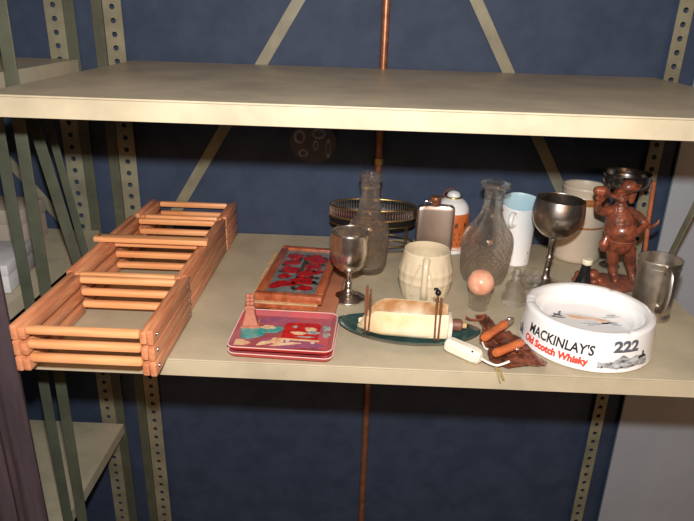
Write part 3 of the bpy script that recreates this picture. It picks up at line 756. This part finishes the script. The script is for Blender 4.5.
bm = NB()   # cream vessel
xs = [-.083, -.080, -.074, -.066, -.055, -.040, -.02, 0, .02, .04, .055, .062, .0645]
def vs_(x):
    u = (x+.083)/.1475
    wb = .034*min(1, (.12+u*3.0)**.6)*(1-.18*max(0, u-.7)/.3)
    wt = .0265*min(1, (.02+u*3.2)**.7)*(1-.25*max(0, u-.8)/.2)
    ht = .0085+.041*min(1, (u*4.6)**.8)
    return wb, wt, ht
sec = []
for x in xs:
    wb, wt, ht = vs_(x); b0 = .0062
    s_ = [(-wb*.55, b0), (-wb*.9, b0+.003), (-wb, b0+.010), (-(wb+wt)/2-.001, b0+(ht-b0)*.6), (-wt-.001, ht-.002), (-wt, ht), (-wt+.0022, ht-.0003), (-wt+.0030, ht-.003), (-wt+.0045, b0+(ht-b0)*.35), (-wt*.45, b0+(ht-b0)*.16)]
    s_ = s_+[(-y, z) for y, z in reversed(s_)]
    sec.append([bm.verts.new((x, y, z)) for y, z in s_])
m_ = len(sec[0])
for a, b in zip(sec, sec[1:]):
    for k in range(m_):
        f = bm.faces.new((a[k], a[(k+1)%m_], b[(k+1)%m_], b[k])); f.material_index = 1 if 6 <= k <= m_-8 else 0
bm.faces.new(sec[0]); bm.faces.new(sec[-1][::-1])
bmesh.ops.recalc_face_normals(bm, faces=bm.faces[:])
link('cream_vessel', bm, ['ivory_glaze', 'stained_glaze'], t, angle=50)
bm = NB()   # thick end block at the right
box(bm, .0648, .0725, -.023, .023, .0065, .036, bev=.003); link('end_block', bm, 'ivory_clean', t)
for x in (-.066, .047):
    wb, wt, ht = vs_(x)
    for dx, hh in ((-.0030, .0840), (.0030, .0780)):
        bm = NB()
        tube(bm, curvepts([(x+dx, -wb-.0035, .0045+.005), (x+dx, -wb-.0035, .018), (x+dx*1.2, -wt-.004, ht), (x+dx*1.2, -wt-.003, hh-.004), (x+dx, -wt+.002, hh), (x+dx, -wt+.006, hh-.004), (x+dx, -wt+.0048, ht+.001)], 4), .0017, 8)
        link('copper_strap', bm, 'copper', t)
    bm = NB(); tube(bm, curvepts([(x, wb+.0035, .0095), (x, wt+.004, ht), (x, wt+.003, .058)], 4), .0017, 8); link('copper_strap', bm, 'copper', t)
x = .047; wb, wt, ht = vs_(x)
bm = NB(); ball(bm, (x-.003,-wt+.002,.0880), .0048, 1, 1, 1.15, 12, 9); ball(bm, (x-.0065,-wt+.002,.0940), .0032, 1.3, .9, .8, 10, 8); link('black_finial', bm, 'black_metal', t)
bm = NB(); tube(bm, [(.0727,0,.023), (.077,0,.023), (.087,0,.023), (.089,0,.023)], [.0095,.0110,.0100,.0065], 20); link('wooden_plug', bm, 'brown_wood', t)
bm = NB(); tube(bm, [(.0892,0,.023), (.0955,0,.023)], .0048, 14); link('cork_tip', bm, 'cork', t)

# ---------------------------------------------------------------- leather piece with orange handles
def inside(p, pg):
    c = False; n = len(pg)
    for i in range(n):
        (x1, y1), (x2, y2) = pg[i], pg[(i+1) % n]
        if (y1 > p[1]) != (y2 > p[1]) and p[0] < (x2-x1)*(p[1]-y1)/(y2-y1)+x1: c = not c
    return c
def sheet(pg, hf, step=.0016, th=.0016):
    bm = NB(); xs = [p[0] for p in pg]; ys = [p[1] for p in pg]; V = {}
    nx = int((max(xs)-min(xs))/step)+1; ny = int((max(ys)-min(ys))/step)+1
    def vert(i, j):
        if (i, j) not in V:
            x, y = min(xs)+i*step, min(ys)+j*step; V[i, j] = bm.verts.new((x, y, hf(x, y)))
        return V[i, j]
    for i in range(nx):
        for j in range(ny):
            if inside((min(xs)+(i+.5)*step, min(ys)+(j+.5)*step), pg): bm.faces.new((vert(i,j), vert(i+1,j), vert(i+1,j+1), vert(i,j+1)))
    bnd = [v for v in bm.verts if v.is_boundary]
    for _ in range(3):
        new = {v: sum((e.other_vert(v).co for e in v.link_edges if e.is_boundary), Vector())/max(1, len([e for e in v.link_edges if e.is_boundary])) for v in bnd}
        for v in bnd: v.co = v.co.lerp(new[v], .5)
    bm.normal_update()
    bmesh.ops.solidify(bm, geom=bm.faces[:], thickness=th)
    bmesh.ops.recalc_face_normals(bm, faces=bm.faces[:])
    return bm
LX, LY = .243, .890
t = empty('leather_pouch', (LX, LY, 1.0010)); tag(t, 'crumpled dark brown leather piece with two orange wooden handles at the front edge', 'leather piece')
def hf(x, y):
    return .0060+.0050*noise.noise(Vector((x*70, y*70, 1.3)))+.0030*noise.noise(Vector((x*170, y*120, 5)))
pgA = [(p[0]-LX, p[1]-LY) for p in ((.208,.992), (.226,.997), (.236,.975), (.243,.945), (.258,.938), (.270,.915), (.271,.885), (.281,.865), (.297,.846), (.288,.829), (.268,.834), (.250,.823), (.228,.820), (.210,.835), (.207,.862), (.214,.885), (.200,.893), (.203,.915), (.213,.935), (.214,.962))]
link('leather_sheet', sheet(pgA, hf), 'leather', t)
bm = sheet([(p[0]-LX, p[1]-LY) for p in ((.222,.905), (.250,.925), (.268,.903), (.276,.868), (.262,.862), (.235,.868))], lambda x, y: .0125+.0035*noise.noise(Vector((x*90, y*60, 9))))
link('leather_flap', bm, 'leather', t)
bm = NB(); tube(bm, curvepts([(.186-LX,.958-LY,.019), (.196-LX,.966-LY,.010), (.214-LX,.972-LY,.008), (.222-LX,.980-LY,.011)], 6), .0016, 8); link('leather_thong', bm, 'leather_cord', t)
def handle(p, q, label=None):
    p, q = Vector(p), Vector(q); d = q-p
    pr = [(0, .0055), (.04, .0068), (.15, .0072), (.3, .0066), (.5, .0066), (.7, .0068), (.86, .0072), (.97, .0062), (1, .0045)]
    bm = NB(); tube(bm, [p+d*u for u, r in pr], [r for u, r in pr], 18); return link('wooden_handle', bm, 'orange_wood', t)
h1 = handle((.203-LX,.882-LY,.0205), (.250-LX,.938-LY,.0205))
h2 = handle((.211-LX,.833-LY,.0215), (.262-LX,.872-LY,.0215))
bm = NB(); d = Vector((.047,.056,0)).normalized(); e = Vector((.250-LX,.938-LY,.0205))
tube(bm, [e+d*.0003, e+d*.004, e+d*.013, e+d*.022], [.0056,.0060,.0055,.0030], 14); link('handle_ferrule', bm, 'pewter', h1)
bm = NB(); ball(bm, (e+d*.008+Vector((0,-.0015,.0055))), .0032, u=12, v=8); link('rivet', bm, 'chrome', h1)
bm = NB(); ball(bm, (.250-LX,.857-LY,.0165), .0040, u=12, v=8); link('metal_stud', bm, 'chrome', t)
bm = NB(); tube(bm, curvepts([(.204-LX,.893-LY,.007), (.207-LX,.878-LY,.004), (.217-LX,.873-LY,.006)], 6), .0015, 8); link('white_lacing', bm, 'white_cord', t)
bm = NB()
for k, (ex, ey) in enumerate(((.222,.806), (.225,.809), (.219,.807))):
    tube(bm, curvepts([(.212-LX,.828-LY,.006), ((.212+ex)/2-LX-.004, .820-LY, .004), (ex-.006-LX,.8155-LY,.0020), (ex-LX,ey+.001-LY,-.008-k*.003)], 5), .0009, 6)
link('twine_end', bm, 'twine', t)

# ---------------------------------------------------------------- bone float
t = empty('float_toggle', (.167, .852, 1.0015), -.72); t.scale = (1.12,1.12,1.12); tag(t, 'white oblong bone float with a short cord at the front edge', 'float')
bm = NB(); lathe(bm, [(0,-.029), (.006,-.0285), (.0105,-.025), (.0118,-.019), (.0120,.019), (.0105,.025), (.006,.0285), (0,.029)], 8, mtx=Matrix.Translation((0,0,.0118)) @ Matrix.Rotation(PI/8, 4, 'X') @ Matrix.Rotation(PI/2, 4, 'Y')); link('float_body', bm, 'bone', t, angle=25)
bm = NB(); ball(bm, (.018, -.0060, .0195), .0022, u=10, v=6); link('dark_hole', bm, 'ink_black', t)
bm = NB(); tube(bm, curvepts([(.0292,0,.0115), (.0381,.0013,.0090), (.0502,.0037,.0085), (.0570,.0090,.0115), (.0624,.0155,.0150)], 6), .0017, 8); link('white_cord', bm, 'white_cord', t)

# ---------------------------------------------------------------- clay figurine
def fig(points_groups, balls, voxel, grow=1.0):
    points_groups = [(p, [q*grow if q > .0045 else q for q in r_]) for p, r_ in points_groups]
    bm = NB()
    for pts, rs in points_groups:
        tube(bm, pts, rs, 14)
        for p, r in ((pts[0], rs[0]), (pts[-1], rs[-1])): ball(bm, p, r, u=12, v=8)
    for c, r, sx_, sy_, sz_ in balls: ball(bm, c, r, sx_, sy_, sz_, 20, 14)
    me = bpy.data.meshes.new('tmp'); bm.to_mesh(me); bm.free()
    o = bpy.data.objects.new('tmp', me); COL.objects.link(o)
    md = o.modifiers.new('r', 'REMESH'); md.mode = 'VOXEL'; md.voxel_size = voxel
    sm = o.modifiers.new('s', 'SMOOTH'); sm.factor = .5; sm.iterations = 3
    bpy.context.view_layer.update()
    me2 = bpy.data.meshes.new_from_object(o.evaluated_get(bpy.context.evaluated_depsgraph_get()))
    bpy.data.objects.remove(o)
    b = NB(); b.from_mesh(me2); bpy.data.meshes.remove(me2)
    return b
FX, FY = .505, 1.165
t = empty('clay_figurine', (FX, FY, 1.0010), 0); tag(t, 'reddish clay figurine of a pot-bellied man raising a jug and holding a staff', 'figurine')
def P(x, z, y=0.0): return (x-FX, y, z-1.0)
# rocky base
bm = NB(); lathe(bm, [(0,0), (.062,0), (.066,.004), (.062,.010), (.050,.014), (.03,.016), (0,.017)], 64, sx=1.12, sy=.62, rfun=lambda r, z, a: r*(1+.07*math.sin(3*a+1)+.05*math.sin(7*a)))
for v in bm.verts: v.co += Vector((0,0,.0025 if v.co.z > .002 else 0))*noise.noise(v.co*120)
link('rock_base', bm, 'clay_base', t)
bm = NB()
for x, y, r in ((-.055,-.015,.013), (-.042,-.026,.009), (-.036,.004,.014), (-.060,.010,.009), (.048,-.018,.009), (-.028,-.016,.008)):
    bm = NB(); ball(bm, (x, y, .012+r*.5), r, 1, 1, .9, 14, 9); link('base_rock', bm, 'clay', t)
limbs = [
    ([P(.509,1.018,-.012), P(.507,1.026,-.006), P(.504,1.045), P(.500,1.065,-.003), P(.497,1.092)], [.0075,.0070,.0085,.0105,.0145]),     # left leg
    ([P(.546,1.018,-.012), P(.544,1.026,-.006), P(.540,1.045), P(.532,1.066,-.003), P(.522,1.092)], [.0075,.0070,.0085,.0105,.0145]),     # right leg
    ([P(.509,1.020,-.004), P(.505,1.0185,-.022)], [.0070,.0055]), ([P(.546,1.020,-.004), P(.551,1.0185,-.022)], [.0070,.0055]),            # feet
    ([P(.508,1.092), P(.505,1.118), P(.500,1.145), P(.497,1.160)], [.023,.027,.022,.013]),                                            # torso
    ([P(.497,1.158), P(.495,1.176)], [.010,.0085]),                                                                                    # neck
    ([P(.482,1.157), P(.466,1.153,-.004), P(.453,1.158,-.008)], [.0095,.0080,.0070]), ([P(.453,1.158,-.008), P(.447,1.172,-.012), P(.453,1.184,-.016)], [.0070,.0058,.0052]),  # left arm
    ([P(.516,1.154), P(.534,1.146,-.004), P(.545,1.134,-.010)], [.0095,.0078,.0066]), ([P(.545,1.134,-.010), P(.532,1.124,-.022), P(.520,1.119,-.028)], [.0066,.0056,.0048]),     # right arm over the belly
    ([P(.546,1.134,-.008), P(.556,1.128,-.010), P(.563,1.130,-.008), P(.570,1.137,-.008), P(.571,1.144,-.008)], [.0050,.0042,.0040,.0030,.0015]),
]
balls = [(P(.505,1.118,-.011), .0260, 1.05, .95, .95), (P(.494,1.187,-.002), .0135, .95, 1, 1.12), (P(.492,1.180,-.012), .0060, 1, 1, .8),
         (P(.494,1.188,-.0165), .0032, .8, 1.2, 1.1), (P(.484,1.189), .0035, .5, 1, 1.2), (P(.5045,1.189), .0035, .5, 1, 1.2),
         (P(.510,1.096), .0235, 1.05, .8, .6)]
for k in range(4): limbs.append(([P(.450+k*.0028,1.183+k*.0012,-.020+.001*k), P(.450+k*.0028,1.188+k*.0010,-.0225)], [.0020,.0016]))
for k in range(4): limbs.append(([P(.520-k*.0004,1.1235-k*.0032,-.030), P(.5115,1.1215-k*.0032,-.0335)], [.0019,.0015]))
link('figure_body', fig(limbs, balls, .0014, 1.14), 'clay', t, angle=180)
bm = NB()
for x in (.4895, .4985): ball(bm, P(x,1.1915,-.0140), .0019, u=10, v=8)
link('eye', bm, 'ink_black', t)
# brimmed hat tilted up to the right, with hair behind
tl = Matrix.Rotation(-.42, 3, 'Y')
bm = NB()
ball(bm, P(.501,1.1985,-.003), .0270, 1, .80, .12, 36, 12, mtx=tl); ball(bm, P(.504,1.204,.000), .0155, 1.0, .9, .80, 24, 14, mtx=tl)
link('brimmed_hat', bm, 'clay', t, angle=60)
bm = fig([([P(.508,1.197,.009), P(.517,1.186,.009), P(.518,1.173,.008)], [.010,.0095,.0055])], [], .0014)
link('hair', bm, 'clay', t, angle=180)
# jug raised to the mouth
bm = fig([([P(.440,1.199,-.020), P(.450,1.198,-.020), P(.459,1.194,-.020)], [.0085,.0110,.0070]), ([P(.459,1.194,-.020), P(.484,1.184,-.018)], [.0040,.0028]),
          ([P(.444,1.192,-.020), P(.441,1.184,-.020), P(.448,1.180,-.020)], [.003,.003,.003])], [], .0014)
link('raised_jug', bm, 'clay', t, angle=180)
bm = fig([([P(.478,1.104,-.008), P(.475,1.090,-.008), P(.477,1.080,-.008)], [.006,.010,.007])], [], .0014); link('hip_bag', bm, 'clay', t, angle=180)
bm = NB(); tube(bm, ell(.0272, .0235, 0, 40), .0018, 8, caps=False)
for v in bm.verts: v.co += Vector((P(.508,1.099,-.004)))
link('belt', bm, 'clay_base', t)
bm = NB(); tube(bm, ell(.0185, .0175, 0, 40), .0014, 8, caps=False)
for v in bm.verts: v.co = Vector((v.co.x, v.co.y-.002, v.co.z-.004*(v.co.y < 0)))+Vector(P(.497,1.156,0))
link('collar', bm, 'clay_base', t)
bm = NB()
tube(bm, [P(.565,1.012,-.006), P(.553,1.14,-.004), P(.549,1.216,-.002)], [.0045,.0042,.0040], 12); link('staff', bm, 'rust_tape', t)

# ---------------------------------------------------------------- light
def lamp(name, kind, loc, energy, col, size=.05, target=None, sy=None):
    L_ = bpy.data.lights.new(name, kind); L_.energy = energy; L_.color = col
    if kind == 'POINT': L_.shadow_soft_size = size
    if kind == 'AREA':
        L_.size = size
        if sy: L_.shape = 'RECTANGLE'; L_.size_y = sy
    o = bpy.data.objects.new(name, L_); COL.objects.link(o); o.location = loc
    if target: o.rotation_euler = (Vector(target)-Vector(loc)).to_track_quat('-Z', 'Y').to_euler()
    return o
lamp('camera_flash', 'POINT', (0.0, 0.02, 1.62), 70, (1, .985, .96), .018)
lamp('room_lamp', 'AREA', (.3, -1.9, 2.35), 30, (1, .48, .20), 1.0, (0, 1.2, 1.0))
w = bpy.data.worlds.new('world'); S.world = w; w.use_nodes = True
w.node_tree.nodes['Background'].inputs[0].default_value = (.045,.040,.036,1); w.node_tree.nodes['Background'].inputs[1].default_value = 1.0

# ---------------------------------------------------------------- camera
cam = bpy.data.cameras.new('camera'); co = bpy.data.objects.new('camera', cam); COL.objects.link(co); S.camera = co
cam.sensor_fit = 'HORIZONTAL'; cam.sensor_width = 36; cam.lens = 36*624/694
cam.clip_start = .02
co.matrix_world = Matrix.Translation((0,0,1.5)) @ Matrix.Rotation(math.radians(1.2), 4, 'Z') @ Matrix.Rotation(math.radians(90-21.9), 4, 'X') @ Matrix.Rotation(math.radians(1.8), 4, 'Z')
S.view_settings.view_transform = 'Standard'; S.view_settings.look = 'None'; S.view_settings.gamma = 1; S.view_settings.use_curve_mapping = False
S.view_settings.exposure = 0
S.cycles.use_denoising = True
S.cycles.max_bounces = 14; S.cycles.transmission_bounces = 12; S.cycles.transparent_max_bounces = 16
